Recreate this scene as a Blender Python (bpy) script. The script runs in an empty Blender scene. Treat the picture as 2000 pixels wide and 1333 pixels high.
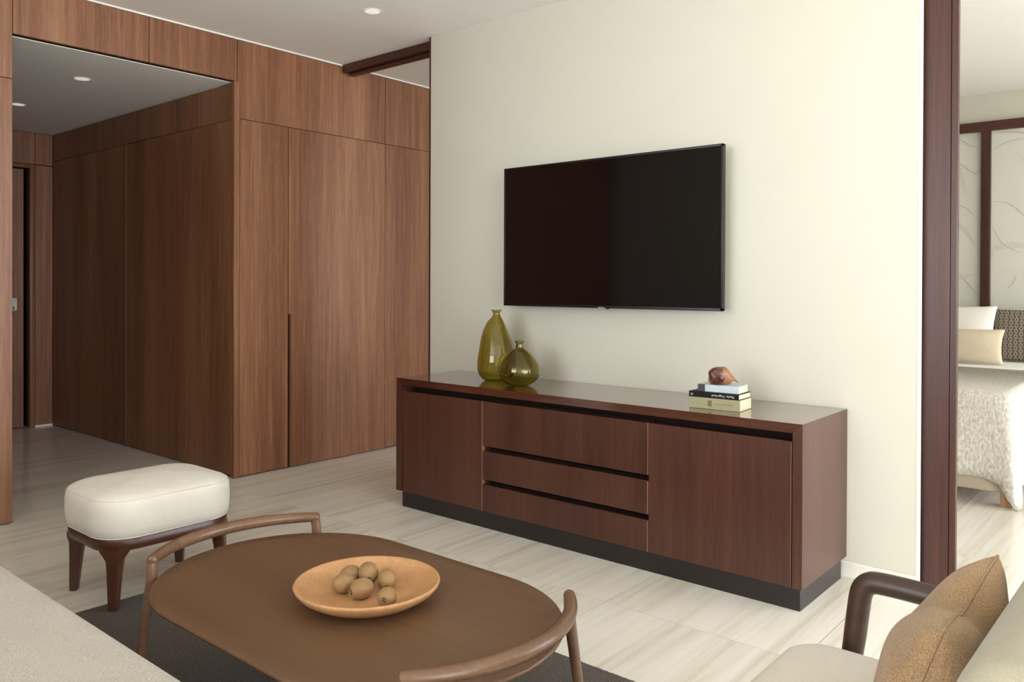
import bpy, bmesh, math, random
from mathutils import Vector, Matrix
random.seed(7)
S = bpy.context.scene
COL = S.collection
R = math.radians

# ------------------------------------------------------------------ camera
YAW, PITCH, ROLL, FPX, PPY = R(40.2033), R(-0.3401), R(0.2041), 1578.35, 563.67
fw = Vector((-math.sin(YAW)*math.cos(PITCH), math.cos(YAW)*math.cos(PITCH), math.sin(PITCH)))
rt = Vector((math.cos(YAW), math.sin(YAW), 0)); up = rt.cross(fw)
r2 = rt*math.cos(ROLL) + up*math.sin(ROLL); u2 = up*math.cos(ROLL) - rt*math.sin(ROLL)
cd = bpy.data.cameras.new('camera'); cam = bpy.data.objects.new('camera', cd); COL.objects.link(cam)
M = Matrix((r2, u2, -fw)).transposed().to_4x4(); M.translation = (0, 0, 1.2)
cam.matrix_world = M
cd.sensor_width = 36; cd.lens = FPX/2000*36; cd.shift_y = -(666.5-PPY)/2000
cd.clip_start = 0.05
S.camera = cam

# ------------------------------------------------------------------ world and exposure
W = bpy.data.worlds.new('sky'); S.world = W; W.use_nodes = True
bg = W.node_tree.nodes['Background']
bg.inputs[0].default_value = (0.96, 1.0, 1.08, 1); bg.inputs[1].default_value = 10.8
vs = S.view_settings
vs.view_transform = 'Standard'; vs.look = 'None'; vs.gamma = 1; vs.exposure = 0.0
vs.use_curve_mapping = False

# room numbers (metres)
XL, YW, YH, H, HH, J = -4.476, 3.425, 2.687, 2.696, 2.430, 2.205
XF, XFB = 7.0, 2.6          # window side of the living room, of the bedroom
YB, YBED, XHE = -0.26, 7.19, -7.308
WZ = 2.62                   # window head

def portal(XF, y0, y1):
    l = bpy.data.lights.new('window_daylight', 'AREA'); l.shape = 'RECTANGLE'; l.size = WZ; l.size_y = y1-y0
    l.cycles.is_portal = True
    o = bpy.data.objects.new('window_daylight', l); COL.objects.link(o)
    o.location = (XF+0.02, (y0+y1)/2, WZ/2); o.rotation_euler = (0, R(90), 0)
portal(XF, -4.0, 3.3); portal(XFB, 3.7, 7.0)
GX0, GXA, GX1, GY = -2.9, -2.7, 0.5, -4.2         # unseen widening behind the camera with glazing, added to even out the light
l = bpy.data.lights.new('window_daylight', 'AREA'); l.shape = 'RECTANGLE'; l.size = GX1-GXA; l.size_y = WZ; l.cycles.is_portal = True
o = bpy.data.objects.new('window_daylight', l); COL.objects.link(o); o.location = ((GX1+GXA)/2, GY-.02, WZ/2); o.rotation_euler = (R(90), 0, 0)  # portal for the added glazing behind the camera

# ------------------------------------------------------------------ materials
def srgb(h):
    h = h.lstrip('#'); c = [int(h[i:i+2], 16)/255 for i in (0, 2, 4)]
    return tuple((x/12.92 if x <= .04045 else ((x+.055)/1.055)**2.4) for x in c) + (1,)
class NT:
    def __init__(s, name):
        s.m = bpy.data.materials.new(name); s.m.use_nodes = True; s.t = s.m.node_tree
        s.b = s.t.nodes['Principled BSDF']
    def n(s, typ, **kw):
        nd = s.t.nodes.new(typ)
        for k, v in kw.items():
            if k in nd.inputs: nd.inputs[k].default_value = v
            else: setattr(nd, k, v)
        return nd
    def l(s, a, b): s.t.links.new(a, b)
    def pos(s, sc, rnd=True, rot=(0, 0, 0)):
        g = s.n('ShaderNodeNewGeometry'); mp = s.n('ShaderNodeMapping'); mp.inputs['Scale'].default_value = sc
        mp.inputs['Rotation'].default_value = rot
        s.l(g.outputs['Position'], mp.inputs['Vector'])
        if rnd:
            oi = s.n('ShaderNodeObjectInfo'); mu = s.n('ShaderNodeMath', operation='MULTIPLY'); mu.inputs[1].default_value = 37.0
            s.l(oi.outputs['Random'], mu.inputs[0]); s.l(mu.outputs[0], mp.inputs['Location'])
        return mp.outputs[0]
    def noise(s, vec, scale=1, detail=3, rough=.5, dist=0):
        nd = s.n('ShaderNodeTexNoise'); nd.inputs['Scale'].default_value = scale; nd.inputs['Detail'].default_value = detail
        nd.inputs['Roughness'].default_value = rough; nd.inputs['Distortion'].default_value = dist
        s.l(vec, nd.inputs['Vector']); return nd.outputs['Fac']
    def ramp(s, fac, stops):
        nd = s.n('ShaderNodeValToRGB'); cr = nd.color_ramp
        while len(cr.elements) < len(stops): cr.elements.new(.5)
        for e, (p_, c) in zip(cr.elements, stops): e.position = p_; e.color = c
        s.l(fac, nd.inputs[0]); return nd.outputs[0]
    def mix(s, a, b, fac, mode='MIX'):
        nd = s.n('ShaderNodeMix', data_type='RGBA', blend_type=mode)
        for sock, v in ((nd.inputs[6], a), (nd.inputs[7], b), (nd.inputs[0], fac)):
            if isinstance(v, (float, int, tuple)): sock.default_value = v
            else: s.l(v, sock)
        return nd.outputs[2]
    def bump(s, fac, strength=.2, dist=.001):
        nd = s.n('ShaderNodeBump'); nd.inputs['Strength'].default_value = strength; nd.inputs['Distance'].default_value = dist
        s.l(fac, nd.inputs['Height']); s.l(nd.outputs[0], s.b.inputs['Normal'])
    def col(s, c):
        if isinstance(c, tuple): s.b.inputs['Base Color'].default_value = c
        else: s.l(c, s.b.inputs['Base Color'])
    def rough(s, v): s.b.inputs['Roughness'].default_value = v
    def spec(s, v): s.b.inputs['Specular IOR Level'].default_value = v

def wood(name, dark, mid, light, axis='z', rough=.38, spec=.5, bump=.15, pore=True, band=.5):
    t = NT(name)
    def sc(a, b):
        return {'z': (a, a, b), 'x': (b, a, a), 'y': (a, b, a)}[axis]
    broad = t.noise(t.pos(sc(5, .25)), 1, 2, .5, .2)
    grain = t.noise(t.pos(sc(55, 1.4)), 1, 4, .6, .4)
    fine = t.noise(t.pos(sc(420, 9)), 1, 2, .6)
    f = t.mix(broad, grain, band)
    c = t.ramp(f, [(.30, dark), (.5, mid), (.72, light)])
    if pore:
        pc = t.ramp(fine, [(.40, (.55, .52, .5, 1)), (.56, (1, 1, 1, 1))])
        c = t.mix(c, pc, .5, 'MULTIPLY')
    t.col(c); t.rough(rough); t.spec(spec)
    if bump: t.bump(fine, bump, .0006)
    return t.m

MAT = {}
wd = (srgb('67402a'), srgb('895b3e'), srgb('a87a57'))
MAT['panel'] = wood('wood_panel_veneer', *wd, axis='z', rough=.44, spec=.5)
sd = (srgb('3d1e14'), srgb('4c281b'), srgb('5e3827'))
MAT['side_z'] = wood('sideboard_veneer_upright', *sd, axis='z', rough=.36)
MAT['side_x'] = wood('sideboard_veneer_lengthwise', *sd, axis='x', rough=.16)
cz_ = [n for n in MAT['side_z'].node_tree.nodes if n.type == 'BSDF_PRINCIPLED'][0]; cz_.inputs['Coat Weight'].default_value = .2; cz_.inputs['Coat Roughness'].default_value = .3
cb_ = [n for n in MAT['side_x'].node_tree.nodes if n.type == 'BSDF_PRINCIPLED'][0]; cb_.inputs['Coat Weight'].default_value = .8; cb_.inputs['Coat Roughness'].default_value = .10
MAT['side_y'] = wood('sideboard_veneer_depthwise', *sd, axis='y', rough=.36)
MAT['dark_wood'] = wood('dark_wood_trim', srgb('32160d'), srgb('442114'), srgb('542c1c'), axis='z', rough=.4, band=.75)
MAT['dark_wood_x'] = wood('dark_wood_trim_lengthwise', srgb('32160d'), srgb('442114'), srgb('542c1c'), axis='x', rough=.4, band=.7)
MAT['edge'] = wood('veneer_edge', srgb('7d5c49'), srgb('8d6b56'), srgb('9b7a64'), axis='z', rough=.4)
MAT['table_top'] = wood('table_top_wood', srgb('5a412e'), srgb('654932'), srgb('6f5239'), axis='x', rough=.42, pore=False, bump=0, band=.35)
MAT['table_frame'] = wood('table_frame_walnut', srgb('5c422f'), srgb('6d503b'), srgb('7c5e48'), axis='x', rough=.3, pore=False, bump=0)
MAT['stool_wood'] = wood('stool_walnut', srgb('3a2015'), srgb('4a2b1d'), srgb('5a3927'), axis='z', rough=.32, pore=False, bump=0)
MAT['chair_wood'] = wood('chair_walnut', srgb('2f1e16'), srgb('3c281d'), srgb('4a3326'), axis='x', rough=.4, pore=False, bump=0)
MAT['light_wood'] = wood('light_oak', srgb('b98e66'), srgb('c69b73'), srgb('d2aa84'), axis='z', rough=.5)

def plain(name, c, rough=.6, spec=.5, metal=0, noise=0, nscale=8):
    t = NT(name); t.rough(rough); t.spec(spec); t.b.inputs['Metallic'].default_value = metal
    n = t.noise(t.pos((1, 1, 1), False), nscale, 3)
    a = tuple(x*(1-noise) for x in c[:3]) + (1,); b = tuple(min(1, x*(1+noise)) for x in c[:3]) + (1,)
    t.col(t.ramp(n, [(.3, a), (.7, b)])); return t.m
MAT['cream'] = plain('cream_paint', srgb('d0ccbc'), .75, .3, noise=.012, nscale=2)
MAT['white'] = plain('white_paint', srgb('efece2'), .7, .3, noise=.01)
MAT['ceil'] = plain('ceiling_paint', srgb('f8f6f1'), .85, .2, noise=.01)
MAT['void'] = plain('dark_backing', srgb('1c0f0a'), .8, .2)
MAT['plinth'] = plain('plinth_dark_metal', srgb('221b1a'), .35, .5, noise=.05)
MAT['black'] = plain('black_plastic', srgb('120c0c'), .4, .5)
MAT['metal'] = plain('brushed_steel', srgb('d8d6d0'), .25, .5, metal=1)
MAT['steel'] = plain('satin_nickel', srgb('e6e4de'), .3, .6)
MAT['silver'] = plain('silver_print', srgb('a8a4a2'), .35)
MAT['lamp_white'] = plain('lamp_enamel', srgb('f4f2ea'), .5)
MAT['lamp_lens'] = plain('lamp_lens', srgb('f4f2ea'), .4)
for n_ in MAT['lamp_lens'].node_tree.nodes:
    if n_.type == 'BSDF_PRINCIPLED': n_.inputs['Emission Color'].default_value = (1, .93, .8, 1); n_.inputs['Emission Strength'].default_value = .5
MAT['screen'] = plain('screen_glass', srgb('060304'), .09, .5)

def fabric(name, a, b, scale=900, bump=.4, rot=(0, 0, 0), stripe=(1, 1, 1), rough=.9, big=.12, blo=(1, 1, 1)):
    t = NT(name); t.rough(rough); t.spec(.15)
    wv = t.noise(t.pos(tuple(scale*s for s in stripe), False, rot), 1, 2, .7)
    lo = t.noise(t.pos((9, 9, 9), False), 1, 3, .55)
    c = t.ramp(wv, [(.34, a), (.66, b)])
    lc = t.ramp(lo, [(.3, (1-big, 1-big, 1-big, 1)), (.7, (1, 1, 1, 1))])
    t.col(t.mix(c, lc, 1.0, 'MULTIPLY')); t.bump(wv, bump, .0012)
    t.b.inputs['Sheen Weight'].default_value = .15
    return t.m
MAT['sofa_fabric'] = fabric('sofa_bouclé_weave', srgb('999185'), srgb('cfc8bc'), 700, .6, (0, 0, .8), (1, .45, 1), big=.06)
MAT['stool_fabric'] = fabric('stool_linen', srgb('d2cabb'), srgb('e6e0d3'), 700, .3, (0, 0, .1), (.35, 1, 1), big=.07)
MAT['seat_fabric'] = fabric('seat_linen', srgb('c6bdae'), srgb('d6cec0'), 700, .25, (0, 0, .1), (.35, 1, 1), big=.06)
MAT['back_fabric'] = fabric('olive_grey_fabric', srgb('9c9580'), srgb('b0a994'), 700, .3, big=.08)
MAT['brown_fabric'] = fabric('brown_burlap', srgb('7d6145'), srgb('b89870'), 560, .9, (0, 0, .3), (1, 1, .8), big=.2)
MAT['rug'] = fabric('charcoal_rug', srgb('0f0a07'), srgb('5a4c3b'), 210, 1.0, (0, 0, 0), (1, .7, 1), big=.1)
MAT['linen_white'] = fabric('white_linen', srgb('ece8dc'), srgb('f4f1e7'), 500, .2, big=.05)
MAT['linen_beige'] = fabric('beige_linen', srgb('d3c3a5'), srgb('e2d4ba'), 400, .3, big=.08)
MAT['bed_linen'] = fabric('bed_base_fabric', srgb('b5a48f'), srgb('c3b39e'), 500, .2, big=.05)
MAT['spread'] = fabric('woven_bedspread', srgb('c0b9aa'), srgb('ece8dc'), 95, 1.0, (0, 0, 0), (1, 1, .45), big=.04)

def tile_mat():
    t = NT('veined_marble_tile'); t.rough(.12); t.spec(.5)
    a = t.noise(t.pos((7.5, .42, 1), True, (0, 0, R(4))), 1, 6, .62, .7)
    b = t.noise(t.pos((26, .7, 1), True, (0, 0, R(4))), 1, 4, .6, .9)
    f = t.mix(a, b, .45)
    t.col(t.ramp(f, [(.33, srgb('d0c7b4')), (.44, srgb('e4dece')), (.52, srgb('eee9dd')), (.62, srgb('f2eee4')), (.74, srgb('e0d9c9'))]))
    return t.m
MAT['tile'] = tile_mat()
MAT['grout'] = plain('grout', srgb('857c6d'), .9)

def glass_mat():
    t = NT('olive_green_glass')
    t.b.inputs['Base Color'].default_value = srgb('8f8a3a'); t.rough(.03)
    t.b.inputs['Transmission Weight'].default_value = 1.0; t.b.inputs['IOR'].default_value = 1.45
    n = t.noise(t.pos((14, 14, 6), False), 1, 2); t.bump(n, .12, .004)
    n2 = t.noise(t.pos((6, 6, 3), False), 1, 2)
    t.col(t.ramp(n2, [(.3, srgb('c8bb72')), (.7, srgb('d2c880'))]))
    return t.m
MAT['glass'] = glass_mat()

def clay_mat():
    t = NT('speckled_terracotta_glaze'); t.rough(.42)
    n = t.noise(t.pos((1, 1, 1), False), 420, 2, .6); lo = t.noise(t.pos((1, 1, 1), False), 22, 3)
    c = t.mix(t.ramp(lo, [(.3, srgb('ab7a4c')), (.7, srgb('c39465'))]), t.ramp(n, [(.36, srgb('8f643f')), (.5, srgb('c39366')), (.7, srgb('dbb184'))]), .45)
    t.col(c); t.bump(n, .35, .0008); return t.m
MAT['clay'] = clay_mat()
def kiwi_mat():
    t = NT('fuzzy_kiwi_skin'); t.rough(.5); t.spec(.4); t.b.inputs['Sheen Weight'].default_value = .06
    n = t.noise(t.pos((1, 1, 1), False), 260, 3, .7); lo = t.noise(t.pos((1, 1, 1), True), 30, 3)
    c = t.mix(t.ramp(lo, [(.3, srgb('856440')), (.7, srgb('9d7a50'))]), t.ramp(n, [(.35, srgb('775735')), (.65, srgb('a98456'))]), .35)
    t.col(c); t.bump(n, .15, .0006); return t.m
MAT['kiwi'] = kiwi_mat()
MAT['kiwi_tip'] = plain('kiwi_stem_end', srgb('4a3423'), .9, noise=.3, nscale=300)
MAT['kiwi_tuft'] = plain('kiwi_dry_tuft', srgb('b79c78'), .9, noise=.2, nscale=300)
MAT['carved'] = wood('carved_wood', srgb('3c1a12'), srgb('54281a'), srgb('7a452c'), axis='y', rough=.35, pore=False, bump=0)
MAT['carved_rim'] = wood('carved_wood_light', srgb('7d5238'), srgb('8f6043'), srgb('9f6f50'), axis='y', rough=.4, pore=False, bump=0)
MAT['pages'] = plain('book_pages', srgb('d8cbae'), .9, noise=.05, nscale=300)
MAT['book_green'] = plain('olive_book_cloth', srgb('9b9774'), .8, noise=.08, nscale=60)
MAT['book_black'] = plain('black_book_cover', srgb('0d0909'), .6, .3)
MAT['book_blue'] = plain('pale_blue_book_cover', srgb('bcc8ca'), .5, noise=.05, nscale=40)
MAT['book_band'] = plain('dark_violet_spine_band', srgb('3b3340'), .5)
MAT['ink_green'] = plain('olive_ink', srgb('6d6a43'), .8)
MAT['ink_white'] = plain('white_ink', srgb('e2ddd8'), .6)
MAT['mural'] = plain('mural_wash', srgb('d9d7cb'), .7, noise=.04, nscale=1.6)
MAT['mural_ink'] = plain('mural_grey_brush', srgb('bdbbb0'), .8, noise=.08, nscale=12)
MAT['mural_ink2'] = plain('mural_pale_brush', srgb('d2d0c4'), .8, noise=.05, nscale=12)

def pattern_mat():
    t = NT('grey_ring_pattern_fabric'); t.rough(.9); t.spec(.1)
    tc = t.n('ShaderNodeTexCoord'); mp = t.n('ShaderNodeMapping'); mp.inputs['Scale'].default_value = (30, 30, 30)
    t.l(tc.outputs['Object'], mp.inputs[0])
    sx = t.n('ShaderNodeSeparateXYZ'); t.l(mp.outputs[0], sx.inputs[0])
    def m(op, a, b=None):
        nd = t.n('ShaderNodeMath', operation=op)
        for i, v in enumerate((a, b)):
            if v is None: continue
            if isinstance(v, (int, float)): nd.inputs[i].default_value = v
            else: t.l(v, nd.inputs[i])
        return nd.outputs[0]
    # staggered rings joined by upright threads
    fl = m('FLOOR', sx.outputs[0]); par = m('MODULO', m('ABSOLUTE', fl), 2)
    y = m('ADD', m('MULTIPLY', sx.outputs[2], .8), m('MULTIPLY', par, .5))
    u = m('SUBTRACT', m('FRACT', sx.outputs[0]), .5); v = m('SUBTRACT', m('FRACT', y), .5)
    r = m('SQRT', m('ADD', m('MULTIPLY', u, u), m('MULTIPLY', v, v)))
    ring = m('LESS_THAN', m('ABSOLUTE', m('SUBTRACT', r, .3)), .09)
    line = m('MULTIPLY', m('LESS_THAN', m('ABSOLUTE', u), .07), m('GREATER_THAN', r, .33))
    fac = m('MINIMUM', m('ADD', ring, line), 1)
    t.col(t.mix(srgb('6b6259'), srgb('a59a8a'), fac)); return t.m
MAT['pattern'] = pattern_mat()

# ------------------------------------------------------------------ mesh helpers
def finish(name, bm, mat, parent=None, smooth=False, auto=None):
    bmesh.ops.recalc_face_normals(bm, faces=bm.faces[:])
    me = bpy.data.meshes.new(name); bm.to_mesh(me); bm.free()
    o = bpy.data.objects.new(name, me); COL.objects.link(o)
    if mat: me.materials.append(MAT[mat])
    if smooth or auto:
        me.shade_smooth()
        if auto: me.set_sharp_from_angle(angle=R(auto))
    if parent: o.parent = parent
    return o
def add_box(bm, x0, x1, y0, y1, z0, z1, bev=0, seg=2):
    t = bmesh.new()
    bmesh.ops.create_cube(t, size=1)
    for v in t.verts: v.co = Vector((x0+(v.co.x+.5)*(x1-x0), y0+(v.co.y+.5)*(y1-y0), z0+(v.co.z+.5)*(z1-z0)))
    if bev: bmesh.ops.bevel(t, geom=t.edges[:], offset=bev, segments=seg, affect='EDGES', profile=.5)
    me = bpy.data.meshes.new('t'); t.to_mesh(me); t.free(); bm.from_mesh(me); bpy.data.meshes.remove(me)
def box(name, ext, mat, parent=None, bev=0, seg=2):
    bm = bmesh.new(); add_box(bm, *ext, bev=bev, seg=seg)
    return finish(name, bm, mat, parent, auto=40 if bev else None)
def multi(name, exts, mat, parent=None, bev=0):
    bm = bmesh.new()
    for e in exts: add_box(bm, *e, bev=bev)
    return finish(name, bm, mat, parent, auto=40 if bev else None)
def struct(o): o['kind'] = 'structure'; return o
def tag(o, label, cat, group=None):
    o['label'] = label; o['category'] = cat
    if group: o['group'] = group
    return o
def empty(name, loc=(0, 0, 0)):
    o = bpy.data.objects.new(name, None); COL.objects.link(o); o.location = loc; o.empty_display_size = .1
    return o
def keep(child, parent):                      # parent without moving (parents carry location only)
    child.parent = parent; child.location = child.location - parent.location
    return child
def rings(bm, loops, close=True):
    """loops: lists of Vectors of equal length; skins them, caps both ends"""
    L = [[bm.verts.new(p) for p in lp] for lp in loops]; n = len(L[0])
    for a, b in zip(L[:-1], L[1:]):
        for i in range(n): bm.faces.new((a[i], a[(i+1) % n], b[(i+1) % n], b[i]))
    if close: bm.faces.new(L[0]); bm.faces.new(L[-1])
def tube(bm, pts, rad, n=16, cap=True, flat=1.0):
    pts = [Vector(p) for p in pts]
    if not isinstance(rad, (list, tuple)): rad = [rad]*len(pts)
    T = [(pts[min(i+1, len(pts)-1)]-pts[max(i-1, 0)]).normalized() for i in range(len(pts))]
    nrm = T[0].orthogonal().normalized(); loops = []
    seq = []
    for i, (p, t) in enumerate(zip(pts, T)):
        nrm = (nrm - t*nrm.dot(t)).normalized(); b = t.cross(nrm)
        seq.append((p, nrm.copy(), b, rad[i], t))
    def ring(p, a, b, r): return [p + (a*math.cos(2*math.pi*k/n) + b*math.sin(2*math.pi*k/n)*flat)*r for k in range(n)]
    if cap:
        p, a, b, r, t = seq[0]
        for s in (80, 60, 40, 20): loops.append(ring(p - t*r*.6*math.sin(R(s)), a, b, r*math.cos(R(s))))
    for p, a, b, r, t in seq: loops.append(ring(p, a, b, r))
    if cap:
        p, a, b, r, t = seq[-1]
        for s in (20, 40, 60, 80): loops.append(ring(p + t*r*.6*math.sin(R(s)), a, b, r*math.cos(R(s))))
    rings(bm, loops)
def smoothpath(ctrl, n=8):
    """Catmull-Rom through control points"""
    P = [Vector(c) for c in ctrl]; P = [P[0]*2-P[1]] + P + [P[-1]*2-P[-2]]; out = []
    for i in range(1, len(P)-2):
        for k in range(n):
            t = k/n; a, b, c, d = P[i-1], P[i], P[i+1], P[i+2]
            out.append(.5*((2*b)+(c-a)*t+(2*a-5*b+4*c-d)*t*t+(3*b-a-3*c+d)*t**3))
    out.append(P[-2]); return out
def rrect(a, b, r, seg=10):
    r = min(r, a, b); pts = []
    for cx, cy, s in ((a-r, b-r, 0), (-(a-r), b-r, 90), (-(a-r), -(b-r), 180), (a-r, -(b-r), 270)):
        for k in range(seg+1):
            an = R(s+90*k/seg); pts.append((cx+r*math.cos(an), cy+r*math.sin(an)))
    return pts
def slab(bm, a, b, r, prof, c=(0, 0, 0), seg=10, crown=None):
    """stack of rounded rectangles, prof = [(inset, z)]"""
    loops = []
    for d, z in prof:
        loops.append([Vector((c[0]+x, c[1]+y, c[2]+z)) for x, y in rrect(max(a-d, .004), max(b-d, .004), max(r-d, .003), seg)])
    rings(bm, loops)
def lathe(bm, prof, n=40, c=(0, 0, 0), off=None, ax=None):
    """prof = [(r, z)] ; off = sideways centre shift per ring along unit vector ax"""
    loops = []
    for i, (r, z) in enumerate(prof):
        o = Vector(c) + Vector((0, 0, z)) + (ax*off[i] if off else Vector())
        loops.append([o + Vector((r*math.cos(2*math.pi*k/n), r*math.sin(2*math.pi*k/n), 0)) for k in range(n)])
    rings(bm, loops)
def pillow(bm, w, h, t, mat4, n=26, pinch=.05, chop=0, pw=.42, seed=0):
    """soft square cushion: two domed faces meeting at a seam; local x width, y height, z thickness"""
    rnd = random.Random(seed); ph = [rnd.uniform(0, 6) for _ in range(6)]
    def pt(u, v, s):
        x = w*u*(1-pinch*(1-v*v)*abs(u)); y = h*v*(1-pinch*(1-u*u)*abs(v))
        if chop and v > 0: y -= chop*v*v*math.exp(-(u/.38)**2)
        e = max(0, (1-u*u)*(1-v*v)); z = s*t*(e**pw)
        wr = .035*t*math.sin(5*u+ph[0]+2*v)*math.sin(4*v+ph[1]) + .03*t*math.sin(9*u*v+ph[2])
        z += wr*min(1, e*4)
        if chop and v > 0: z *= 1-.35*v*math.exp(-(u/.3)**2)
        return mat4 @ Vector((x, y, z))
    def par(i): x = -1+2*i/n; return math.sin(x*math.pi/2)*.55+x*.45
    top = [[None]*(n+1) for _ in range(n+1)]; bot = [[None]*(n+1) for _ in range(n+1)]
    for i in range(n+1):
        for j in range(n+1):
            u, v = par(i), par(j)
            edge = i in (0, n) or j in (0, n)
            top[i][j] = bm.verts.new(pt(u, v, 1))
            bot[i][j] = top[i][j] if edge else bm.verts.new(pt(u, v, -1))
    for i in range(n):
        for j in range(n):
            bm.faces.new((top[i][j], top[i+1][j], top[i+1][j+1], top[i][j+1]))
            bm.faces.new((bot[i][j], bot[i][j+1], bot[i+1][j+1], bot[i+1][j]))
    return pt
def seam(bm, pt, r, n=24):
    P = []
    for k in range(n): P.append(pt(-1+2*k/n, 1, 0))
    for k in range(n): P.append(pt(1, 1-2*k/n, 0))
    for k in range(n): P.append(pt(1-2*k/n, -1, 0))
    for k in range(n+1): P.append(pt(-1, -1+2*k/n, 0))
    tube(bm, P, r, n=6, cap=False)

# ------------------------------------------------------------------ the setting
# floor with its tiles
floor = struct(box('floor', (-7.6, XF, -4.41, 7.4, -.12, -.004), 'grout'))
TX, TY, X0, Y0 = .7405, 1.45, -1.694, 2.555
tiles = {}
for i in range(-8, 12):
    for k in range(-5, 4):
        x0, x1 = X0+TX*i, X0+TX*(i+1); y0, y1 = Y0+TY*k, Y0+TY*(k+1)
        x0, x1, y0, y1 = max(x0, -7.6), min(x1, XF), max(y0, -4.4 if x1 > -2.9 else -.4), min(y1, 7.4)
        if x1-x0 < .02 or y1-y0 < .02: continue
        g = .0014
        key = (round(x1-x0, 3), round(y1-y0, 3))
        if key not in tiles:
            bm = bmesh.new(); a, b = (x1-x0)/2-g, (y1-y0)/2-g
            add_box(bm, -a, a, -b, b, -.01, 0)
            o = finish('tile', bm, 'tile'); tiles[key] = o.data
        else:
            o = bpy.data.objects.new('tile', tiles[key]); COL.objects.link(o)
        o.location = ((x0+x1)/2, (y0+y1)/2, 0); o.parent = floor

struct(box('ceiling', (XL-.01, XF+.2, -4.4, 7.4, H, H+.15), 'ceil'))
struct(box('ceiling_hall', (-7.6, XL-.06, -0.4, YH+.05, HH, HH+.15), 'ceil'))

# wood wall (left): backing pieces + veneer panels
TH = .05
wl = struct(multi('wall_left', [(XL-.2, XL-.02, -.4, 1.455, 0, H), (XL-.2, XL-.02, 1.40, 2.69, HH+.004, H),
                                (XL-.2, XL-.02, 2.69, 7.3, 0, H)], 'void'))
def panelX(y0, y1, z0, z1, par=wl, x=XL, d=.022, mat='panel', name='panel'):
    g = .0016
    return box(name, (x-d, x, y0+g, y1-g, z0+g, z1-g), mat, par, bev=.0012, seg=1)
ZT = H-.010
panelX(-.30, .62, .004, J); panelX(.62, 1.462, .004, J); panelX(-.30, 1.462, J, ZT)
panelX(1.462, 2.145, HH, ZT); panelX(2.145, 2.690, HH, ZT)
panelX(2.690, 3.871, J, ZT); panelX(3.871, 4.95, J, ZT); panelX(4.95, 7.2, J, ZT)
panelX(2.706, 3.055, .006, J)
panelX(3.871, 4.95, .006, J); panelX(4.95, 7.2, .006, J)
box('corner_strip', (XL-.03, XL+.003, 2.668, 2.704, .004, HH), 'panel', wl, bev=.001, seg=1)
# hidden cupboard door with a cut-out finger pull on its left edge
bm = bmesh.new()
LP = [(3.0765, .006), (3.8694, .006), (3.8694, J-.002), (3.0585, J-.002), (3.0585, .996), (3.0765, .996)]
rings(bm, [[Vector((x, y, z)) for y, z in LP] for x in (XL-.022, XL)])
d1 = finish('door_1', bm, 'panel', auto=40); struct(d1)
# white shadow-gap bead where wood meets ceiling
struct(multi('trim_1', [(XL-.02, XL+.004, -.3, 7.2, H-.009, H)], 'white'))

# hall: side wall, end wall, door
wh = struct(box('wall_hall_right', (XHE-.2, XL-.028, YH+.02, YH+.2, 0, HH+.05), 'void'))
def panelY(x0, x1, z0, z1, par, y, d=.02, mat='panel'):
    g = .0016
    return box('panel', (x0+g, x1-g, y, y+d, z0+g, z1-g), mat, par, bev=.0012, seg=1)
panelY(-5.961, XL-.006, .006, J, wh, YH); panelY(-5.961, XL-.006, J, HH-.002, wh, YH)
panelY(XHE, -5.961, .006, J, wh, YH); panelY(XHE, -5.961, J, HH-.002, wh, YH)
box('metal_strip', (-5.9635, -5.9585, YH-.0015, YH+.01, .006, J), 'edge', wh)
we = struct(multi('wall_hall_end', [(XHE-.3, XHE-.2, .6, YH+.05, 0, HH+.05), (XHE-.2, XHE-.02, 2.53, YH+.05, 0, HH+.05), (XHE-.2, XHE-.02, 1.2, 2.55, 2.16, HH+.05), (XHE-.2, XHE-.02, .6, 1.55, 0, HH+.05)], 'void'))
panelX(2.552, YH, .012, 2.165, we, XHE); panelX(2.552, YH, 2.168, HH-.002, we, XHE); panelX(.7, 2.552, 2.168, HH-.002, we, XHE)
panelX(.7, 1.545, .012, 2.168, we, XHE)
box('base_strip', (XHE-.01, XHE+.004, 2.552, YH-.004, 0, .014), 'white', we)  # white strip paints in a sliver of light at the floor
d2 = struct(box('door_2', (XHE-.075, XHE-.035, 1.60, 2.478, .008, 2.125), 'panel', bev=.002, seg=1))
fr = multi('door_frame', [(XHE-.09, XHE+.006, 2.512, 2.55, 0, 2.165), (XHE-.09, XHE+.006, 1.55, 1.588, 0, 2.165), (XHE-.09, XHE+.006, 1.588, 2.512, 2.135, 2.165)], 'panel', d2, bev=.002)
hd = bmesh.new(); add_box(hd, XHE-.036, XHE-.02, 2.374, 2.426, .965, 1.068, bev=.006)
tube(hd, [(XHE-.02, 2.400, 1.045), (XHE+.02, 2.400, 1.045)], .009, 10)
tube(hd, [(XHE+.02, 2.405, 1.045), (XHE+.02, 2.33, 1.045)], .008, 10)
finish('door_handle', hd, 'steel', d2, auto=40)
box('keyhole', (XHE-.022, XHE-.0185, 2.394, 2.404, .972, 1.0), 'black', d2)
struct(box('wall_hall_left', (XHE-.2, XL-.2, .5, .7, 0, HH+.05), 'panel'))

# television wall (far wall of the living room)
XE = -.822
wb = struct(multi('wall_back', [(-3.545, XE, YW, YW+.048, 0, H), (-3.545, -.95, YW+.15, YW+.20, 0, H)], 'cream', bev=.003))
box('base_strip', (-3.54, XE-.004, YW-.008, YW+.001, 0, .062), 'tile', wb, bev=.001, seg=1)  # tile skirting
box('lit_corner_bead', (XE-.004, XE+.001, YW-.001, YW+.049, .0, H-.001), 'white', wb, bev=.0015, seg=2)  # white paints in window light caught on the rounded wall corner
struct(box('trim_2', (-3.560, -3.546, YW+.001, YW+.20, 0, H), 'dark_wood', bev=.001, seg=1))
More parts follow.
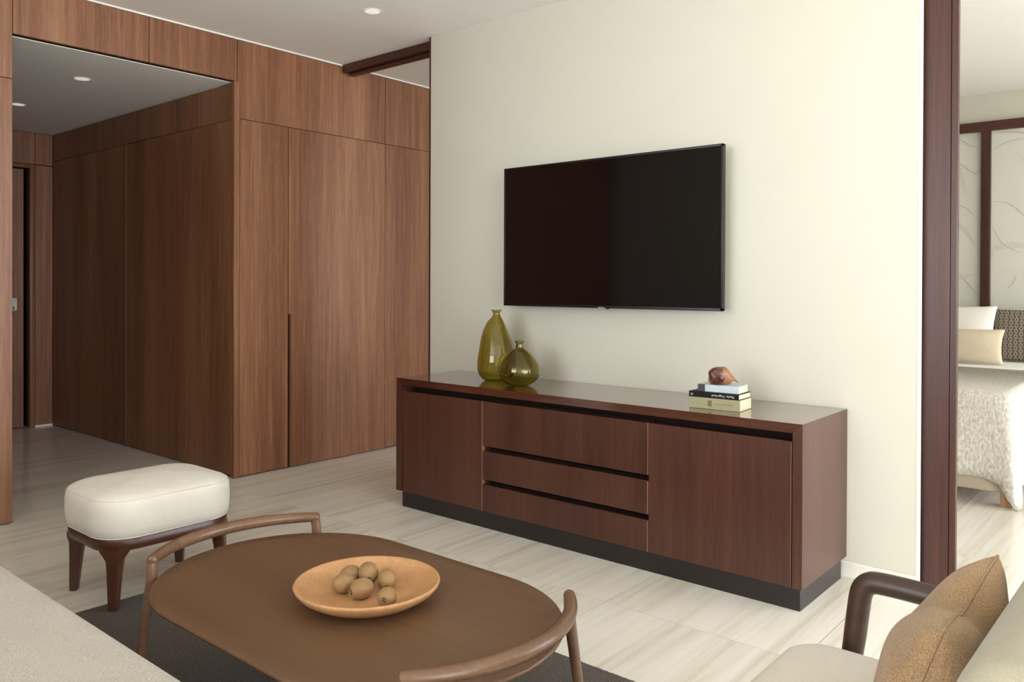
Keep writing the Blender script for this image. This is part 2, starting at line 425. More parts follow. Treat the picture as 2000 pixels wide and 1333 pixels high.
# ceiling track over the left opening
tr = empty('trim_3', (-4.0, 3.52, 2.6)); struct(tr)
keep(box('header', (XL+.001, -3.546, 3.484, 3.60, H-.052, H-.001), 'dark_wood_x', bev=.001, seg=1), tr)
keep(box('rail', (XL+.03, -3.546, 3.52, 3.565, H-.074, H-.052), 'dark_wood_x', bev=.006), tr)
# sliding leaf parked behind the wall at the right-hand opening
sl = empty('door_3', (-1.2, 3.52, 0)); struct(sl)
keep(box('stile', (-.90, -.729, 3.50, 3.54, .006, 2.66), 'dark_wood', bev=.002, seg=1), sl)
keep(box('leaf', (-1.70, -.90, 3.503, 3.537, .04, 2.66), 'dark_wood', bev=.002, seg=1), sl)
keep(box('edge_strip', (-.7285, -.705, 3.504, 3.536, .052, 2.66), 'dark_wood', bev=.002, seg=1), sl)

# front wall behind the camera, window side, bedroom wall
struct(multi('wall_front', [(XL-.02, GX0, YB-.15, YB, 0, H), (GX0-.15, GX0, GY-.2, YB-.15, 0, H), (GX0, XF+.2, GY-.2, GY, WZ, H), (GX0, GXA, GY-.2, GY, 0, WZ), (GX1, XF+.2, GY-.2, GY, 0, WZ)], 'cream'))
ex = [(GXA, GX1, GY-.12, GY-.06, 0, .06), (GXA, GX1, GY-.12, GY-.06, WZ-.06, WZ)]
for k in range(4):
    x = GXA+.03+(GX1-GXA-.06)*k/3; ex.append((x-.03, x+.03, GY-.12, GY-.06, .06, WZ-.06))
struct(multi('added_window', ex, 'dark_wood'))  # unseen window, added to light the television wall from the front
struct(box('wall_bedroom_left', (XL-.4, XL-.21, 7.1, 7.4, 0, H), 'cream'))
struct(multi('wall_right', [(XF, XF+.2, GY, GY+.2, 0, H), (XF, XF+.2, 3.3, 3.5, 0, H), (XF, XF+.2, GY, 3.5, WZ, H)], 'cream'))
struct(multi('wall_bedroom_right', [(XFB, XFB+.2, 3.5, 3.7, 0, H), (XFB, XFB+.2, 7.0, 7.4, 0, H), (XFB, XFB+.2, 3.5, 7.4, WZ, H), (XFB, XF+.2, 3.41, 3.56, 0, H)], 'cream'))
def window(nm, XF, y0, y1, n):
    ex = [(XF+.06, XF+.12, y0, y1, 0, .06), (XF+.06, XF+.12, y0, y1, WZ-.06, WZ)]
    for k in range(n+1):
        y = y0+.03+(y1-y0-.06)*k/n; ex.append((XF+.06, XF+.12, y-.03, y+.03, .06, WZ-.06))
    struct(multi(nm, ex, 'dark_wood'))
window('window_1', XF, -4.0, 3.3, 6); window('window_2', XFB, 3.7, 7.0, 3)

# bedroom wall with framed mural panels
bw = struct(box('wall_bedroom', (XL-.02, XFB, YBED, YBED+.15, 0, H), 'cream'))
PX = [-3.15, -2.195, -1.243, -.29]
def leaf(bm, pts, w):
    P = smoothpath(pts, 10); n = len(P)
    for i in range(n-1):
        a, b = P[i], P[i+1]; t = (b-a); t.normalize(); nn = Vector((-t.z, 0, t.x))
        wa = w*math.sin(math.pi*(i+.15)/(n))+.0008; wb_ = w*math.sin(math.pi*(i+1.15)/(n+.3))+.0008
        bm.faces.new([bm.verts.new(q) for q in (a+nn*wa, b+nn*wb_, b-nn*wb_, a-nn*wa)])
rl = random.Random(5)
for i in range(3):
    x0, x1 = PX[i]+.032, PX[i+1]-.032
    p_ = box('mural_panel', (x0, x1, YBED-.012, YBED-.001, .35, 2.40), 'mural', bw, bev=.001, seg=1)
    for mt, wd_, cnt in (('mural_ink', .004, 2), ('mural_ink2', .022, 6)):
        bm = bmesh.new()
        for k in range(cnt):
            cx, cz = rl.uniform(x0+.1, x1-.1), rl.uniform(.95, 2.3); an = rl.uniform(-.9, .5); ln = rl.uniform(.25, .55)
            pts = []
            for s in range(5):
                q = (s/4-.5)*ln; bend = .10*math.sin(math.pi*s/4)*(1 if k % 2 else -1)
                x = cx+q*math.cos(an)-bend*math.sin(an); z = cz+q*math.sin(an)+bend*math.cos(an)
                pts.append((min(max(x, x0+.01), x1-.01), YBED-.0124-.0002*k-(.0002*8 if mt == 'mural_ink' else 0), min(z, 2.385)))
            leaf(bm, pts, wd_)
        if i == 1:
            S_ = [[(-1.55, 2.33), (-1.45, 2.36), (-1.36, 2.30), (-1.29, 2.27)], [(-1.55, 2.12), (-1.45, 2.17), (-1.33, 2.08), (-1.28, 2.12)], [(-1.5, 1.85), (-1.4, 1.82), (-1.3, 1.72)], [(-1.46, 1.32), (-1.37, 1.22), (-1.29, 1.1)]]
        elif i == 2:
            S_ = [[(-1.2, 1.85), (-1.1, 1.83), (-1.0, 1.74), (-.93, 1.62)], [(-1.2, 1.65), (-1.13, 1.52), (-1.02, 1.45)], [(-1.1, 1.17), (-1.06, 1.22), (-1.04, 1.28)], [(-1.2, 2.25), (-1.1, 2.3), (-.98, 2.32)]]
        else: S_ = []
        for qi, q in enumerate(S_ if mt == 'mural_ink' else []): leaf(bm, [(x, YBED-.0140-.0003*qi, z) for x, z in q], wd_*.7)
        pr = finish('leaf_print', bm, mt, p_)
for nm, e, mt in [('frame_rail', (PX[0]-.04, 1.2, YBED-.05, YBED, 2.395, 2.468), 'dark_wood_x')] + \
        [('frame_post', (x-.032, x+.032, YBED-.05, YBED, .3, 2.395), 'dark_wood') for x in PX]:
    box(nm, e, mt, bw, bev=.002, seg=1)

# recessed downlights
def downlight(x, y, z, label):
    o = empty('downlight', (x, y, z))
    bm = bmesh.new(); lathe(bm, [(.046, -.002), (.052, -.003), (.055, 0), (.055, .001), (.046, .001)], 32); finish('ring', bm, 'lamp_white', o, auto=40)
    bm = bmesh.new(); lathe(bm, [(.002, -.0045), (.02, -.0042), (.040, -.0025), (.047, -.001), (.047, .001), (.002, .001)], 32); finish('diffuser', bm, 'lamp_lens', o, auto=40)
    tag(o, label, 'downlight', 'recessed ceiling downlights')
downlight(-3.466, 2.902, H, 'round white downlight in the main ceiling near the television wall')
downlight(-5.148, 2.056, HH, 'round white downlight in the lowered ceiling just inside the wooden passage')
downlight(-6.234, 2.068, HH, 'round white downlight in the passage ceiling, farther one by the wooden pilaster')

# ------------------------------------------------------------------ sideboard
SX0, SX1, SY0, SY1, SZ0, SZ1 = -3.282, -1.085, 2.922, 3.415, .086, .691
sb = empty('sideboard', ((SX0+SX1)/2, (SY0+SY1)/2, 0))
tag(sb, 'long low dark wooden sideboard under the television', 'sideboard')
T = .036
def mitred(name, pts, mat):                   # x-z outline run through the depth, mitred corners
    bm = bmesh.new(); rings(bm, [[Vector((x, y, z)) for x, z in pts] for y in (SY0, SY1)])
    return keep(finish(name, bm, mat), sb)
g_ = .0002
mitred('top', [(SX0+g_, SZ1), (SX1-g_, SZ1), (SX1-T-g_, SZ1-T), (SX0+T+g_, SZ1-T)], 'side_x')
mitred('side_panel', [(SX0, SZ0), (SX0, SZ1-g_), (SX0+T, SZ1-T-g_), (SX0+T, SZ0)], 'side_z')
mitred('side_panel', [(SX1, SZ0), (SX1, SZ1-g_), (SX1-T, SZ1-T-g_), (SX1-T, SZ0)], 'side_z')
keep(box('bottom_panel', (SX0+T, SX1-T, SY0+.05, SY1, SZ0+.002, SZ0+.022), 'side_x'), sb)
keep(box('back_panel', (SX0+T, SX1-T, SY0+.09, SY0+.11, SZ0+.02, SZ1-T), 'void'), sb)
FY = SY0+.012
for xa, xb in ((SX0+T+.003, -2.667), (-1.731, SX1-T-.009)):
    d = keep(box('door', (xa, xb, FY, FY+.022, SZ0-.004, .622), 'side_z', bev=.001, seg=1), sb)
    e = box('edge_band', (xb-.0028, xb+.0004, FY-.0006, FY+.02, SZ0-.003, .621), 'edge'); e.parent = d
for z0, z1 in ((.403, .622), (.239, .379), (SZ0-.004, .214)):
    d = keep(box('drawer', (-2.663, -1.735, FY, FY+.022, z0, z1), 'side_z', bev=.001, seg=1), sb)
    bm = bmesh.new(); add_box(bm, -2.66, -1.738, FY+.05, FY+.06, z0-.0, z1+.004); f_ = finish('drawer_box', bm, 'void'); f_.parent = d
    e = box('edge_band', (-1.7378, -1.7346, FY-.0006, FY+.02, z0+.001, z1-.001), 'edge'); e.parent = d
keep(box('plinth', (SX0+.03, SX1-.012, SY0+.018, SY1-.03, 0, SZ0-.001), 'plinth', bev=.001, seg=1), sb)
for x in (-2.664, -1.733): keep(box('divider', (x-.009, x+.009, FY+.024, SY0+.09, SZ0+.02, .60), 'side_z'), sb)

# ------------------------------------------------------------------ television
tv = empty('television', (-2.222, YW, 1.45)); tag(tv, 'flat black wall-mounted television above the sideboard', 'television')
TYF = YW-.112
TXA, TXB, TZA, TZB = -2.858, -1.590, 1.082, 1.820
keep(box('housing', (TXA, TXB, TYF+.004, TYF+.032, TZA, TZB), 'black', bev=.002), tv)
keep(multi('bezel', [(TXA-.001, TXB+.001, TYF, TYF+.02, TZA-.001, TZA+.012), (TXA-.001, TXB+.001, TYF, TYF+.02, TZB-.009, TZB+.001), (TXA-.001, TXA+.009, TYF, TYF+.02, TZA, TZB), (TXB-.009, TXB+.001, TYF, TYF+.02, TZA, TZB)], 'black', bev=.001), tv)
keep(box('screen', (TXA+.009, TXB-.009, TYF+.002, TYF+.006, TZA+.012, TZB-.009), 'screen'), tv)
keep(box('back_box', (-2.6, -1.85, TYF+.03, TYF+.075, 1.10, 1.60), 'black', bev=.01), tv)
keep(box('wall_bracket', (-2.42, -2.02, TYF+.07, YW-.001, 1.28, 1.58), 'black', bev=.004), tv)
keep(box('logo', (-2.245, -2.208, TYF-.001, TYF+.004, TZA-.0005, TZA+.0035), 'silver'), tv)
keep(box('sensor', (-2.200, -2.186, TYF+.002, TYF+.015, TZA-.006, TZA), 'black', bev=.002), tv)

# ------------------------------------------------------------------ vases
VR = Vector((math.cos(YAW), math.sin(YAW), 0))
def vase(name, loc, prof, off, label):
    o = empty(name, loc); bm = bmesh.new()
    # outer wall up, lip, inner wall down (one closed glass shell)
    th = .0035
    inner = [(max(r-th, .004), z + (th if i == 0 else 0)) for i, (r, z) in enumerate(prof)]
    inner[0] = (max(prof[0][0]-th, .004), prof[0][1]+.006)
    pr_ = prof + inner[::-1]; of = off + off[::-1]
    lathe(bm, pr_, 48, off=of, ax=VR)
    b = finish('glass_body', bm, 'glass', o, smooth=True)
    tag(o, label, 'vase'); return o
def dense(prof, off, n=6):
    P = smoothpath([(r, o_, z) for (r, z), o_ in zip(prof, off)], n)
    return [(max(p.x, .003), p.z) for p in P], [p.y for p in P]
k = 1/7.406/375.0
tp = [(1142, 425, 60), (1140, 425, 130), (1128, 426, 178), (1080, 432, 236), (1000, 435, 274), (900, 437, 281), (800, 440, 276), (700, 441, 259), (600, 435, 238), (500, 423, 207), (400, 420, 169), (300, 424, 119), (240, 434, 72), (205, 437, 54), (175, 437, 51), (155, 437, 62), (138, 437, 82), (133, 437, 80)]
prof = [(r*k, (1142-y)*k*1.02) for y, c, r in tp]; off = [(c-432)*k for y, c, r in tp]
prof, off = dense(prof, off)
vase('tall_vase', (-2.80, 3.185, .6912), prof, off, 'tall olive green glass vase with leaning pear shape')
k = 1/7.406/392.0
tp = [(1238, 770, 40), (1236, 770, 100), (1222, 770, 155), (1180, 769, 232), (1120, 769, 284), (1050, 769, 303), (980, 769, 297), (920, 770, 272), (860, 771, 233), (800, 773, 183), (760, 775, 138), (725, 776, 84), (705, 776, 60), (680, 776, 55), (640, 776, 54), (630, 776, 64), (612, 776, 70), (600, 776, 66)]
prof = [(r*k, (1238-y)*k*1.02) for y, c, r in tp]; off = [(c-770)*k for y, c, r in tp]
prof, off = dense(prof, off)
vase('round_vase', (-2.575, 3.105, .6912), prof, off, 'short round olive green glass vase with narrow neck')

# ------------------------------------------------------------------ books and carved piece
def text_mesh(body, size, mat, name='lettering'):
    c = bpy.data.curves.new('t', 'FONT'); c.body = body; c.size = size; c.extrude = .0001; c.align_x = 'CENTER'; c.align_y = 'CENTER'
    o = bpy.data.objects.new('t', c); COL.objects.link(o); bpy.context.view_layer.update()
    me = bpy.data.meshes.new_from_object(o.evaluated_get(bpy.context.evaluated_depsgraph_get()))
    bpy.data.objects.remove(o); bpy.data.curves.remove(c)
    me.name = name; r = bpy.data.objects.new(name, me); COL.objects.link(r); me.materials.clear(); me.materials.append(MAT[mat]); return r
def book(name, loc, rot, L, D, Hh, cover, label, soft=False):
    """spine along local x facing -y; page block open to +x/-x and +y"""
    o = empty(name, loc); o.rotation_euler = (0, 0, rot); c = .0018
    box('page_block', (-L/2+.003, L/2-.003, -D/2+.003, D/2-.004, c, Hh-c), 'pages', o)
    box('front_cover', (-L/2, L/2, -D/2, D/2, Hh-c, Hh), cover, o, bev=.0005, seg=1)
    box('back_cover', (-L/2, L/2, -D/2, D/2, 0, c), cover, o, bev=.0005, seg=1)
    box('spine', (-L/2, L/2, -D/2-.001, -D/2+.0025, 0, Hh), cover, o, bev=.0008, seg=1)
    tag(o, label, 'book', 'books stacked on the sideboard'); return o
def spine_text(b, body, size, mat, x, z, D, flip=True):
    t = text_mesh(body, size, mat); t.parent = b; t.location = (x, -D/2-.0013, z)
    t.rotation_euler = (R(90), R(180) if flip else 0, 0)
    return t
BZ = .6915
b1 = book('book', (-1.49, 3.097, BZ), R(3.5), .216, .135, .0455, 'book_green', 'thick olive green book at the bottom of the stack')
spine_text(b1, 'Lydia Cupernaus', .0105, 'ink_green', .042, .022, .135)
box('spine_ornament', (-.026, -.010, -.0692, -.0680, .012, .036), 'ink_green', b1)
b2 = book('book', (-1.492, 3.095, BZ+.0458), R(2.5), .214, .130, .0225, 'book_black', 'slim black book with white lettering in the middle of the stack')
spine_text(b2, 'Psyche  Trago-Swell', .0118, 'ink_white', .040, .011, .130)
spine_text(b2, 'M', .014, 'ink_white', -.094, .0115, .130)
b3 = book('book', (-1.482, 3.105, BZ+.0686), R(5), .172, .115, .029, 'book_blue', 'pale blue book with dark spine end on top of the stack')
box('spine_band', (-.0865, -.056, -.0592, -.0530, .0002, .0292), 'book_band', b3)

# carved wooden shell: open cup towards the viewer, tail to the right
sh = empty('wooden_shell', (-1.482, 3.088, BZ+.0979)); tag(sh, 'small carved brown wooden shell lying on the book stack', 'ornament')
VRs, VF = VR, Vector((-math.sin(YAW), math.cos(YAW), 0))
bm = bmesh.new()
cs = [(-.052, .000, .020, .010), (-.044, .0, .029, .027), (-.028, .0, .034, .034), (-.008, .0, .037, .036), (.012, .0, .037, .036), (.024, 0, .033, .031), (.036, 0, .026, .021), (.048, 0, .024, .010), (.058, 0, .017, .0065), (.066, 0, .009, .004)]
P = smoothpath([(a, c_, d) for a, b_, c_, d in cs], 4); loops = []
for q in P:
    a, zc, rr = q.x, q.y, q.z
    if a > .03: zc = max(zc, rr*.9)
    zc = max(zc, rr*.92)
    lp = []
    for kk in range(28):
        an = 2*math.pi*kk/28; fl = 1+.05*math.sin(3*an+a*60)
        lp.append(VRs*a + VF*(rr*.95*math.cos(an)*fl) + Vector((0, 0, zc + rr*math.sin(an)*fl)))
    loops.append(lp)
rings(bm, loops); shb = finish('body', bm, 'carved_rim', sh, smooth=True)
bm = bmesh.new(); loops = []
for s in (.05, .2, .35, .5, .6, .7, .8, .88, .95, 1.0):
    dome = .024*math.sqrt(max(0, 1-s*s*.97))
    lp = []
    for kk in range(32):
        an = 2*math.pi*kk/32; wob = 1+.06*math.sin(3*an+.5)+.03*math.sin(7*an+1)
        rg = .0035*math.sin(5*an+9*s)*math.sin(11*s+2*an) if s < .98 else 0
        lp.append(VRs*(-.021+.034*s*math.cos(an)*wob) + VF*(-.020-dome*.8+rg) + Vector((0, 0, .0365+.0335*s*math.sin(an)*wob)))
    loops.append(lp)
lp = [p + VF*.022 for p in loops[-1]]; loops.append(lp)
rings(bm, loops); finish('bark_face', bm, 'carved', sh, smooth=True)

# ------------------------------------------------------------------ rug
RX0, RX1, RY0, RY1 = -3.066, -.76, .15, 2.082
rug = empty('rug', ((RX0+RX1)/2, (RY0+RY1)/2, 0)); tag(rug, 'dark charcoal woven rug under the coffee table', 'rug')
keep(box('rug_field', (RX0, RX1, RY0, RY1, .0005, .010), 'rug', bev=.003), rug)
bm = bmesh.new()
def knob(x, y):
    t = bmesh.ops.create_icosphere(bm, subdivisions=1, radius=.0045)
    for v in t['verts']: v.co = Vector((x+v.co.x*1.0, y+v.co.y, .0055+v.co.z))
n = int((RX1-RX0)/.0085)
for i in range(n): knob(RX0+.0085*i, RY1+random.uniform(-.001, .0015))
for i in range(int((RY1-RY0)/.0085)): knob(RX0+random.uniform(-.001, .001), RY0+.0085*i)
e = keep(finish('edge_loops', bm, 'rug', smooth=True), rug); e['kind'] = 'stuff'

# ------------------------------------------------------------------ coffee table
CT0, CT1, CTY, CTR, CTZ = -1.933, -1.459, 1.345, .377, .380
ct = empty('coffee_table', ((CT0+CT1)/2, CTY, .0102)); tag(ct, 'oval brown wooden coffee table with curved end handles', 'table')
bm = bmesh.new()
slab(bm, (CT1-CT0)/2+CTR, CTR, CTR, [(.16, -.030), (.05, -.026), (.012, -.019), (.003, -.014), (0, -.009), (.0, -.006), (.002, -.002), (.005, 0), (.05, 0)], ((CT0+CT1)/2, CTY, CTZ), seg=28)
keep(finish('tabletop', bm, 'table_top', auto=50), ct)
HR, HZ, HA = .392, CTZ+.046, 45
for side in (-1, 1):
    cx = CT0 if side < 0 else CT1
    def pol(r, a, z): return Vector((cx+side*r*math.cos(R(a)), CTY+r*math.sin(R(a)), z))
    pts = [pol(HR, a, HZ) for a in [(-HA+2*HA*i/30) for i in range(31)]]
    bm = bmesh.new(); rad = [.0148+.0035*math.sin(math.pi*i/30) for i in range(31)]
    tube(bm, pts, rad, 20)
    keep(finish('handle', bm, 'table_frame', smooth=True), ct)
    for a in (-HA, HA):
        bm = bmesh.new(); sg = 1 if a > 0 else -1
        ctrl = [pol(HR, a-sg*1.2, HZ-.001), pol(HR+.001, a-sg*.6, HZ-.025), pol(HR+.003, a-sg*.3, CTZ-.02), pol(HR+.022, a, .22), pol(HR+.048, a, .021)]
        pp = smoothpath(ctrl, 6); m_ = len(pp)
        rr = [.0150-.0005*i/m_ if i < m_*.5 else .0148-.0042*(i/m_-.5)*2 for i in range(m_)]
        tube(bm, pp, rr, 16)
        bm2 = bmesh.new(); bmesh.ops.create_uvsphere(bm2, u_segments=16, v_segments=10, radius=.0152, matrix=Matrix.Translation(pol(HR, a-sg*.9, HZ-.0015)))
        me_ = bpy.data.meshes.new('t'); bm2.to_mesh(me_); bm2.free(); bm.from_mesh(me_); bpy.data.meshes.remove(me_)
        keep(finish('leg', bm, 'table_frame', smooth=True), ct)
        bm = bmesh.new(); tube(bm, [pol(CTR-.05, a-sg*.4, CTZ-.026), pol(HR+.004, a-sg*.3, CTZ-.026)], .010, 10)
        keep(finish('leg_bracket', bm, 'table_frame', smooth=True), ct)

# plate and kiwis
PC = Vector((-1.628, 1.352, CTZ+.0004))
plate = empty('plate', PC); tag(plate, 'round speckled terracotta plate holding kiwis on the coffee table', 'plate')
bm = bmesh.new()
lathe(bm, [(.02, .001), (.075, 0), (.090, .002), (.140, .010), (.174, .030), (.1845, .0425), (.1870, .0485), (.1850, .0525), (.1805, .0525), (.1755, .047), (.162, .032), (.14, .0205), (.10, .0150), (.05, .0138), (.01, .0135)], 72)
finish('dish', bm, 'clay', plate, smooth=True)
def kiwi_src():
    bm = bmesh.new(); bmesh.ops.create_uvsphere(bm, u_segments=28, v_segments=18, radius=1)
    for v in bm.verts:
        x, y, z = v.co; t = 1-.06*z
        v.co = Vector((x*.0250*t, y*.0250*t, z*.0312))
    a = finish('skin', bm, 'kiwi', smooth=True)
    bm = bmesh.new(); lathe(bm, [(.001, -.0334), (.004, -.0330), (.0066, -.0312), (.0075, -.0288), (.002, -.028)], 14); b = finish('stem_end', bm, 'kiwi_tip', smooth=True)
    bm = bmesh.new()
    for i in range(11):
        an = i*2.4; r = .0012+.0045*(i/11); p0 = Vector((r*math.cos(an), r*math.sin(an), -.0312)); p1 = p0*1.0 + Vector((.0022*math.cos(an+.6), .0022*math.sin(an+.6), -.0032))
        tube(bm, [p0, p1], [.0011, .0005], 5, cap=False)
    c = finish('dry_tuft', bm, 'kiwi_tuft', smooth=True)
    return a, b, c
kp = kiwi_src(); first = True
def kiwi(dx, dy, z, d, label, s=1.0):
    """dx along view right, dy away from viewer (m); d = pixel-independent direction the stem end points to (right, away, up)"""
    global first
    o = empty('kiwi', PC + VRs*dx + VF*dy + Vector((0, 0, z)))
    dv = (VRs*d[0] + VF*d[1] + Vector((0, 0, d[2]))).normalized()
    o.rotation_euler = (-dv).to_track_quat('Z', 'Y').to_euler(); o.scale = (s, s, s)
    for q in kp:
        c = q if first else q.copy()
        if not first: COL.objects.link(c)
        c.parent = o
    first = False
    tag(o, label, 'kiwi', 'kiwis on the terracotta plate')
kiwi(-.058, .066, .0405, (.75, .6, 0), 'dark kiwi at the back left of the plate, half hidden')
kiwi(-.064, .008, .0400, (.7, .45, -.15), 'kiwi at the left end of the pile on the plate')
kiwi(-.010, .066, .0470, (.25, -.9, -.2), 'long kiwi standing up behind the others in the pile', 1.08)
kiwi(-.010, -.026, .0395, (-.75, -.6, -.05), 'kiwi in front of the pile with stem end turned left', 1.04)
kiwi(.044, .040, .0395, (.15, -.85, -.35), 'kiwi at the right of the pile, stem end facing forward')
kiwi(.064, -.082, .0400, (-.15, -.95, .1), 'single kiwi lying apart nearest the front rim of the plate', .97)

# ------------------------------------------------------------------ ottoman stool
OC = Vector((-3.155, 1.515, 0))
ot = empty('ottoman', OC); tag(ot, 'small cream upholstered ottoman on dark wooden legs', 'ottoman')
oa, ob, orr = .222, .262, .128
bm = bmesh.new()
slab(bm, oa, ob, orr, [(.15, .225), (.02, .225), (.006, .228), (.003, .24), (.003, .268), (.008, .274), (.15, .274)], OC, 14)
bm2 = bm
keep(finish('seat_frame', bm, 'stool_wood', auto=50), ot)
bm = bmesh.new()
pr_ = [(.16, .268), (.02, .268), (.006, .270), (-.003, .280), (-.007, .305), (-.009, .34), (-.008, .375), (-.005, .400), (.003, .411), (.014, .419), (.04, .428), (.08, .436), (.13, .442), (.18, .446), (.21, .448)]
slab(bm, oa, ob, orr, pr_, OC, 16)
cu = keep(finish('cushion', bm, 'stool_fabric', smooth=True), ot)
bm = bmesh.new()
for d, z in ((.001, .4085), (.002, .272)):
    pts = [Vector((OC.x+x, OC.y+y, z)) for x, y in rrect(oa-d, ob-d, orr-d, 14)]; pts.append(pts[0].copy())
    tube(bm, pts, .0022, 6, cap=False)
sm = finish('piping', bm, 'stool_fabric', smooth=True); sm.parent = cu
for sx in (-1, 1):
    for sy in (-1, 1):
        bm = bmesh.new(); zb = .0115 if sx > 0 else .0005
        cx, cy = OC.x+sx*(oa-.060), OC.y+sy*(ob-.060)
        fx, fy = cx+sx*.010, cy+sy*.012
        loops = []
        for z, hw, k_ in ((.240, .046, 0), (.224, .044, .05), (.208, .034, .1), (.19, .028, .18), (.15, .0245, .4), (.08, .0205, .7), (zb+.006, .0165, 1), (zb, .0150, 1)):
            px, py = cx+(fx-cx)*k_, cy+(fy-cy)*k_; ang = math.atan2(sy, sx); lp = []
            for x, y in rrect(min(hw*.85, .024), hw*(1.0 if z < .2 else 1.15), min(hw*.35, .008), 3):
                lp.append(Vector((px+x*math.cos(ang)-y*math.sin(ang), py+x*math.sin(ang)+y*math.cos(ang), z)))
            loops.append(lp)
        rings(bm, loops); keep(finish('leg', bm, 'stool_wood', auto=50), ot)

# ------------------------------------------------------------------ sofa (front left)
SFY, SFZ, SFX0, SFX1 = .808, .420, -3.25, -.95
so = empty('sofa', ((SFX0+SFX1)/2, .25, 0)); tag(so, 'large light beige woven sofa in the front left corner', 'sofa')
bm = bmesh.new(); cx = (SFX0+SFX1)/2
slab(bm, (SFX1-SFX0)/2, .485, .05, [(.3, .235), (.03, .235), (.008, .243), (0, .262), (-.002, .33), (0, .385), (.006, .404), (.018, .415), (.04, .419), (.10, .421), (.3, .423)], (cx, SFY-.485, 0), 8)
keep(finish('seat_cushion', bm, 'sofa_fabric', smooth=True), so)
keep(box('base', (SFX0+.02, SFX1-.02, -.20, SFY-.03, .09, .234), 'sofa_fabric', bev=.015, seg=3), so)
keep(box('backrest', (SFX0, SFX1, -.245, -.02, .10, .74), 'sofa_fabric', bev=.05, seg=4), so)
for x in (SFX0+.08, SFX1-.08):
    for y in (-.16, SFY-.1):
        bm = bmesh.new(); lathe(bm, [(.018, .0005), (.02, .004), (.026, .09)], 14, (x, y, .0102 if y > .1 else 0)); keep(finish('leg', bm, 'stool_wood', smooth=True), so)

# ------------------------------------------------------------------ armchair (front right)
AZ, AY = .558, 1.835
ac = empty('armchair', (-.35, 1.48, 0)); tag(ac, 'low armchair with dark wooden arms and pale linen seat', 'armchair')
for ys, nm in ((AY, 'far'), (AY-.74, 'near')):
    bm = bmesh.new()
    ctrl = [(-.628, ys, .012), (-.598, ys, .20), (-.568, ys, .40), (-.557, ys, .49), (-.550, ys, .532), (-.535, ys, .552), (-.505, ys, AZ), (-.40, ys, AZ-.002), (-.22, ys, AZ-.008), (.02, ys, AZ-.02)]
    pp = smoothpath(ctrl, 6); rr = [.017+.0065*min(1, i/14) for i in range(len(pp))]
    tube(bm, pp, rr, 20); keep(finish('arm', bm, 'chair_wood', smooth=True), ac)
    bm = bmesh.new(); tube(bm, smoothpath([(.0, ys, AZ-.02), (.05, ys, .3), (.10, ys, .014)], 6), [.02]*13, 14)
    keep(finish('rear_leg', bm, 'chair_wood', smooth=True), ac)
for xx, zz in ((-.50, .285), (.02, .285)):
    keep(box('cross_rail', (xx-.015, xx+.015, AY-.74, AY, zz-.02, zz+.02), 'chair_wood', bev=.005), ac)
bm = bmesh.new()
slab(bm, .345, .325, .09, [(.2, .295), (.03, .295), (.008, .303), (0, .33), (-.002, .37), (.003, .407), (.012, .424), (.03, .433), (.07, .437), (.2, .440)], (-.325, 1.45, 0), 10)
keep(finish('seat_cushion', bm, 'seat_fabric', smooth=True), ac)
def frame(o, xdir, ydir):
    x = Vector(xdir).normalized(); y = Vector(ydir).normalized(); z = x.cross(y).normalized(); y = z.cross(x)
    m = Matrix((x, y, z)).transposed().to_4x4(); m.translation = Vector(o); return m
bm = bmesh.new(); add_box(bm, -.255, -.085, 1.125, 1.80, .40, .735, bev=.055, seg=6)
for v in bm.verts: v.co.x += .28*(v.co.z-.57) + .012*math.sin(9*v.co.y)
keep(finish('back_cushion', bm, 'back_fabric', smooth=True), ac)
keep(box('back_slat', (.02, .045, AY-.74, AY, .50, .60), 'chair_wood', bev=.006), ac)

cb = empty('brown_cushion', (-.35, 1.50, .43)); tag(cb, 'brown burlap scatter cushion leaning in the armchair', 'cushion')
bm = bmesh.new(); mt = frame((-.320, 1.498, .570), (0, 1, 0), (.35, 0, 1))
pt = pillow(bm, .214, .140, .080, mt, n=36, pinch=.04, chop=.040, pw=.42, seed=11)
body = keep(finish('cover', bm, 'brown_fabric', smooth=True), cb)
bm = bmesh.new(); seam(bm, pt, .0025); s_ = finish('seam', bm, 'brown_fabric', smooth=True); keep(s_, cb)

# ------------------------------------------------------------------ bed
bd = empty('bed', (-1.7, 6.1, 0)); tag(bd, 'large bed with pale woven bedspread in the bedroom beyond', 'bed')
BX0, BX1, BY0, BY1 = -2.68, -.735, 5.035, 7.12
keep(box('bed_base', (BX0, BX1, BY0, BY1, .078, .30), 'bed_linen', bev=.008), bd)
for x in (BX0+.035, BX1-.035):
    for y in (BY0+.04, BY1-.1): keep(box('leg', (x-.03, x+.03, y-.03, y+.03, 0, .0785), 'light_wood', bev=.003), bd)
keep(box('mattress', (BX0+.01, BX1-.01, BY0+.01, BY1, .30, .60), 'linen_white', bev=.05, seg=4), bd)
bm = bmesh.new()
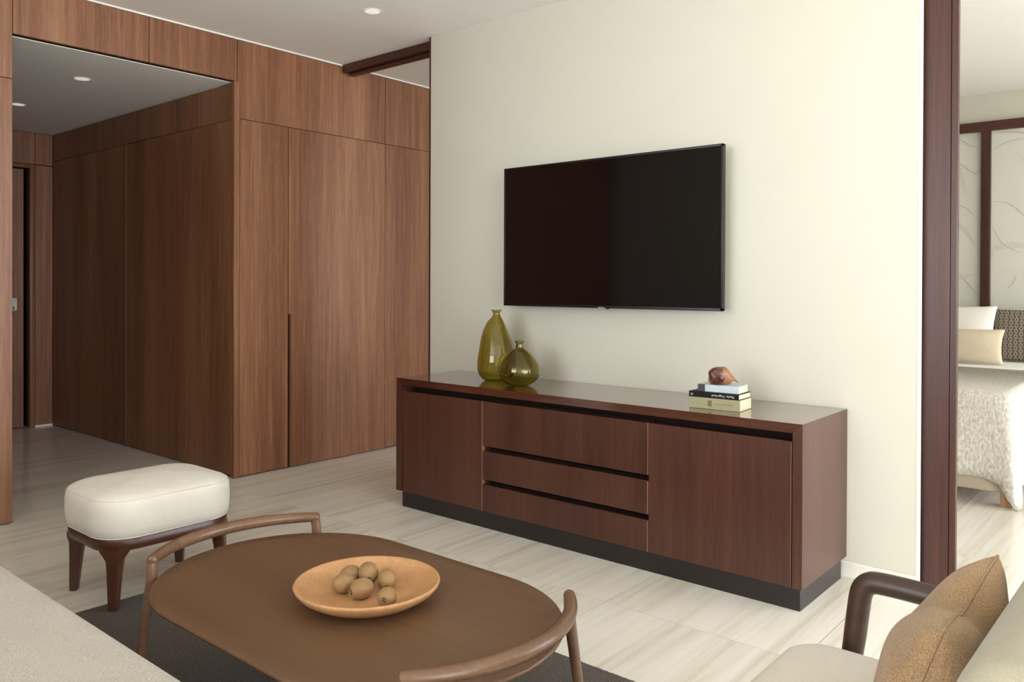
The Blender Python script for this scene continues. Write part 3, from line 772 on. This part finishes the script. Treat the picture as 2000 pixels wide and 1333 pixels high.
# bedspread: draped sheet with hanging foot and right side, lower corner
N = 44; prev = None
def drape(s, e):
    """s along perimeter param (0..1 foot left->corner->side head), e 0 top edge .. 1 hem"""
cols = []
xs = [BX0-.01 + (BX1-.066-(BX0-.01))*i/34 for i in range(35)]
path = [(x, BY0-.014, 0, -1) for x in xs[:-1]]
for i in range(9):
    a = R(-90+90*i/8); path.append((BX1-.066+.080*math.cos(a), BY0+.066+.080*math.sin(a), math.cos(a), math.sin(a)))
path += [(BX1+.014, BY0+.066+(BY1-.5-BY0)*i/26, 1, 0) for i in range(1, 27)]
nc = len(path); loops = []
for i, (x, y, nx, ny) in enumerate(path):
    c = i-34-4; near = math.exp(-(c/3.4)**2)
    fold = .006*math.sin(i*.9)+.004*math.sin(i*2.1)
    hem = .157 - .150*near + .006*math.sin(i*.6)
    if c > 4: hem = .10+.03*math.sin(i*.5)
    lp = [Vector((x-nx*.06, y-ny*.06, .622)), Vector((x-nx*.02, y-ny*.02, .614)), Vector((x, y, .59))]
    for kz in range(1, 9):
        f = kz/8; z = .59+(hem-.59)*f; o_ = fold*f+.055*near*f
        lp.append(Vector((x+nx*o_, y+ny*o_, z)))
    loops.append([bm.verts.new(p) for p in lp])
for a, b in zip(loops[:-1], loops[1:]):
    for q in range(len(a)-1): bm.faces.new((a[q], b[q], b[q+1], a[q+1]))
topv = [l[0] for l in loops]
corner = [bm.verts.new((topv[-1].co.x, BY1-.62+.0, .622)), bm.verts.new((BX0, BY1-.62, .622))]
bm.faces.new(topv + corner)
bs = finish('bedspread', bm, 'spread', smooth=False, auto=40); keep(bs, bd)
bs.modifiers.new('thick', 'SOLIDIFY').thickness = .008
keep(box('top_sheet', (BX0-.005, BX1+.01, BY1-.68, BY1-.02, .600, .632), 'linen_white', bev=.012, seg=3), bd)
def bpillow(name, c, w, h, t, tilt, mat, label, seed, pinch=.06, pw=.42, yaw=0, frame_y=None):
    o = empty(name, (c[0], c[1], c[2]-h)); m = frame((0, 0, h), (math.cos(yaw), math.sin(yaw), 0), (0, tilt, 1))
    bm = bmesh.new(); pt = pillow(bm, w, h, t, m, pinch=pinch, pw=pw, seed=seed); f_ = finish('cover', bm, mat, smooth=True); f_.parent = o
    tag(o, label, 'pillow', 'pillows on the bed'); return f_
bpillow('pillow', (-1.46, 6.86, .84), .34, .215, .08, .30, 'linen_white', 'white linen pillow at the head of the bed, behind the beige one', 21)
bpillow('lumbar_pillow', (-1.33, 6.60, .762), .305, .128, .065, .25, 'linen_beige', 'small beige pillow lying lowest on the bed', 22)
f_ = bpillow('patterned_pillow', (-.82, 6.99, .83), .36, .195, .08, .22, 'pattern', 'grey pillow with ring pattern at the head of the bed', 23, pinch=.04)
